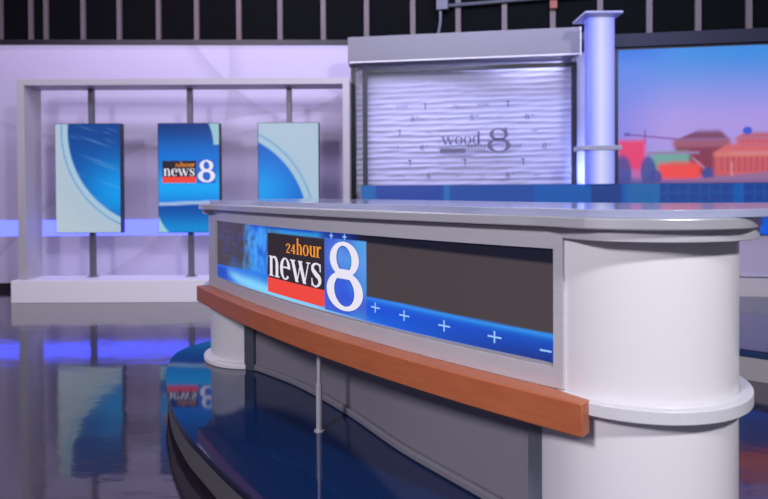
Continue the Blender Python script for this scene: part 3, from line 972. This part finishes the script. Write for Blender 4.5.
# video wall with the city view
vw = empty('video_wall', (4.8, 7.1, LED_Z1))
tag(vw, 'big dark framed video wall showing a city at dusk with red and brick buildings', 'screen')
VX0, VX1, VZ0, VZ1 = 2.83, 6.6, LED_Z1 + .002, 3.08
def city(u, v):
    # px, py: the picture measured in hundredths of its visible part
    X = u * 2.51; Y = v
    c = np.zeros(u.shape + (3,)); c[...] = srgb(164, 150, 230)
    c = mixc(c, sm(.45, .98, Y), srgb(62, 140, 226))
    c = mixc(c, sm(.62, .40, Y) * .8, srgb(174, 152, 226))
    c = mixc(c, sm(.55, 0, X + (1 - Y) * .18) * .55, srgb(70, 110, 226))
    c = mixc(c, sm(.85, 1.0, Y) * sm(.5, 0, X), srgb(10, 110, 224))
    B = .026
    def rect(x0, x1, y0, y1, col, a=1, b=B):
        nonlocal c
        c = mixc(c, sm(x0 - b, x0 + b, X) * sm(x1 + b, x1 - b, X) * sm(y0 - b, y0 + b, Y) * sm(y1 + b, y1 - b, Y) * a, srgb(*col))
    def roof(x0, x1, xa, xb, y0, y1, col, a=1, b=B):
        nonlocal c
        w = np.clip((Y - y0) / (y1 - y0), 0, 1)
        l, r = x0 + (xa - x0) * w, x1 + (xb - x1) * w
        c = mixc(c, sm(l - b, l + b, X) * sm(r + b, r - b, X) * sm(y0 - b, y0 + b, Y) * sm(y1 + b, y1 - b, Y) * a, srgb(*col))
    # one unit of X = one screen height; ground haze
    rect(-1, 3, -.1, .05, (96, 80, 150), .8, .03)
    # crane
    c = mixc(c, np.exp(-((Y - (.367 - .11 * (X - .07))) / .007) ** 2) * sm(.04, .07, X) * sm(.47, .42, X) * .8, srgb(120, 60, 140))
    rect(.195, .208, .30, .40, (120, 60, 140), .75, .008)
    rect(.045, .09, .355, .38, (90, 70, 160), .8, .01)
    # brick building with hipped roof
    rect(.425, .82, .05, .29, (134, 60, 84))
    rect(.41, .83, .265, .325, (158, 92, 118))
    roof(.43, .82, .58, .76, .32, .385, (124, 72, 106))
    # pink-red block
    rect(.0, .205, .10, .325, (226, 66, 118))
    rect(.10, .18, .04, .12, (204, 76, 136), .7)
    # green glazed low building with roof
    rect(.25, .53, .10, .235, (112, 164, 160))
    rect(.22, .53, .09, .14, (104, 140, 156), .8)
    rect(.21, .605, .215, .235, (150, 124, 176), .95, .008)
    # red low block
    rect(.30, .61, .03, .148, (238, 78, 78))
    rect(.38, .56, .128, .16, (214, 84, 82), .7)
    # stair of pale steel
    c = mixc(c, np.exp(-((Y - (.19 - .9 * (X - .55))) / .012) ** 2) * sm(.54, .56, X) * sm(.66, .64, X) * .6, srgb(190, 150, 190))
    # dark trees
    for (cx, cy, rx, ry) in ((.03, .07, .075, .15), (.225, .09, .06, .12), (.28, .045, .05, .06), (.67, .07, .05, .05)):
        d = np.hypot((X - cx) / rx, (Y - cy) / ry)
        c = mixc(c, sm(1.15, .75, d) * .92, srgb(66, 76, 150))
    # long classical building at the right
    rect(.71, 2.4, .05, .22, (202, 94, 104))
    roof(.70, 2.4, .80, 2.4, .215, .285, (208, 104, 112))
    rect(.71, 2.4, .20, .222, (226, 142, 124), .8)
    rect(.87, 2.4, .27, .33, (200, 96, 112))
    roof(.86, 2.4, .92, 2.4, .325, .365, (182, 94, 110))
    d = np.hypot((X - .95) / .035, (Y - .38) / .03)
    c = mixc(c, sm(1.2, .7, d), srgb(66, 90, 206))
    cols = (np.mod(X, .042) < .016) & (X > .74) & (Y > .085) & (Y < .19)
    c = mixc(c, cols * .4, srgb(150, 70, 86))
    # bridge parapet in front
    top = .012 + .07 * np.clip((X - .38) / .72, 0, 1.4)
    c = mixc(c, sm(top + .012, top - .012, Y) * sm(.15, .5, X) * .9, srgb(146, 108, 150))
    c = mixc(c, sm(.03, .0, Y) * .5, srgb(86, 72, 140))
    # soft rows of windows on the far buildings
    win = (np.mod(X, .038) < .016) & (np.mod(Y, .05) < .022)
    c = mixc(c, win * (X > .63) * (X < .69) * (Y > .08) * (Y < .26) * .22, srgb(96, 50, 84))
    c = mixc(c, win * (X > .88) * (Y > .27) * (Y < .33) * .25, srgb(150, 70, 92))
    rect(.832, .843, .05, .155, (226, 170, 170), .6, .008)
    return c
M['pic_city'] = emit_attr('city_picture', .92, .2)
build('bezel', lbox(bmesh.new(), VX0 - .055, VX1 + .06, .02, .10, VZ0, VZ1 + .03), M['bezel'], vw, smooth=0)
picture_sheet('screen', 420, 170, lambda u, v: (*ln(VX0 + (VX1 - VX0) * u, .012), VZ0 + .004 + (VZ1 - VZ0 - .004) * v), city, M['pic_city'], vw)
M['header'] = mat('navy_header', (.012, .014, .04), .6)
build('header', lbox(bmesh.new(), VX0 - .055, VX1 + .06, -.03, .20, VZ1 + .03, 3.265), M['header'], vw, smooth=0)

# ------------------------------------------------------------------ second riser at the right
rs = empty('stage_riser', (3.2, 5.6, 0))
tag(rs, 'low white edged riser with glossy dark top at the right behind the desk', 'platform')
def rshape(k):
    return [(1.75 + k, 5.35 + k * .4), (2.55, 4.62 + k), (5.5, 2.2 + k * 1.2), (6.6, 3.0), (6.6, ln(6.6, -.50)[1]), (1.3, ln(1.3, -.50)[1]), (1.3 + k, 6.0)]
build('riser_top', prism(bmesh.new(), rshape(.02), .205, .22), M['riser_top'], rs, smooth=0)
M['riser_edge'] = mat('riser_blue_edge', (.03, .07, .18), .3)
build('riser_edge', prism(bmesh.new(), rshape(0), .17, .2045), M['riser_edge'], rs, smooth=0)
build('riser_skirt', prism(bmesh.new(), rshape(.006), 0, .17), M['riser_skirt'], rs, smooth=0)

# ------------------------------------------------------------------ light
def area(name, loc, target, size, power, color=(1, 1, 1), sizey=None, spread=180):
    l = bpy.data.lights.new(name, 'AREA')
    l.energy = power
    l.color = color
    l.size = size
    l.spread = math.radians(spread)
    if sizey:
        l.shape = 'RECTANGLE'
        l.size_y = sizey
    o = bpy.data.objects.new(name, l)
    o.location = loc
    o.rotation_euler = (Vector(target) - Vector(loc)).to_track_quat('-Z', 'Y').to_euler()
    COL.objects.link(o)
    return o
area('key_light', (2.9, -2.1, 5.0), (.4, 2.8, .9), .5, 300, (.96, .94, 1))
area('fill_light', (-2.9, -1.9, 4.0), (-.2, 3.0, 1.0), .8, 250, (.94, .89, 1))
area('back_light', (.5, 6.6, 5.4), (.3, 3.4, 1.2), 1.0, 80, (.96, .94, 1))
area('wall_wash', (-3.4, 4.6, 5.4), (-3.4, 9.0, 1.6), 5.5, 150, (.76, .68, 1.0), .6)
area('high_wall_fill', (-3.5, 8.45, 5.3), (-3.5, 8.95, 2.0), 6.5, 62, (.78, .58, 1.0), .15)  # added strip lamp, grazes the lavender wall so panel shadows stay faint
area('low_wall_fill', (-2.8, 8.55, .08), (-2.8, 8.93, 2.0), 4.5, 10, (.62, .58, 1.0), .10)  # added strip lamp behind the frame base, brightens the lower wall
area('set_wash', (1.9, 6.0, 5.4), (1.5, 8.0, 2.0), 3.4, 140, (.56, .59, 1.0), .3)
area('hood_wash', (1.0, 7.86, 3.03), (1.0, 8.05, 1.9), 2.5, 6, (.66, .66, 1.0), .06)
area('column_wash', (2.62, 7.55, 1.52), (2.6, 8.2, 2.6), .3, 8, (.25, .32, 1.0), .1)
area('grid_spill', (-1.0, 7.0, 4.9), (-1, 9.8, 4.4), 6.0, 20, (.9, .8, .95), .4)

W = bpy.data.worlds.new('studio_dark')
S.world = W
W.use_nodes = True
W.node_tree.nodes['Background'].inputs[0].default_value = (.55, .50, .75, 1)
W.node_tree.nodes['Background'].inputs[1].default_value = .18

# ------------------------------------------------------------------ camera
cam = bpy.data.cameras.new('camera')
co = bpy.data.objects.new('camera', cam)
COL.objects.link(co)
S.camera = co
cam.sensor_fit = 'HORIZONTAL'
cam.sensor_width = 36
cam.lens = 36 * 620 / 768
cam.shift_y = -51.5 / 768
cam.clip_start = .05
pitch, roll = math.radians(.65), math.radians(.30)
co.matrix_world = Matrix.Translation((0, 0, CAMZ)) @ Matrix.Rotation(PI / 2 - pitch, 4, 'X') @ Matrix.Rotation(-roll, 4, 'Z')
cam.dof.use_dof = True
cam.dof.focus_distance = 2.75
cam.dof.aperture_fstop = 2.2

S.view_settings.view_transform = 'Standard'
S.view_settings.look = 'None'
S.view_settings.exposure = .08
S.view_settings.gamma = 1
S.view_settings.use_curve_mapping = False
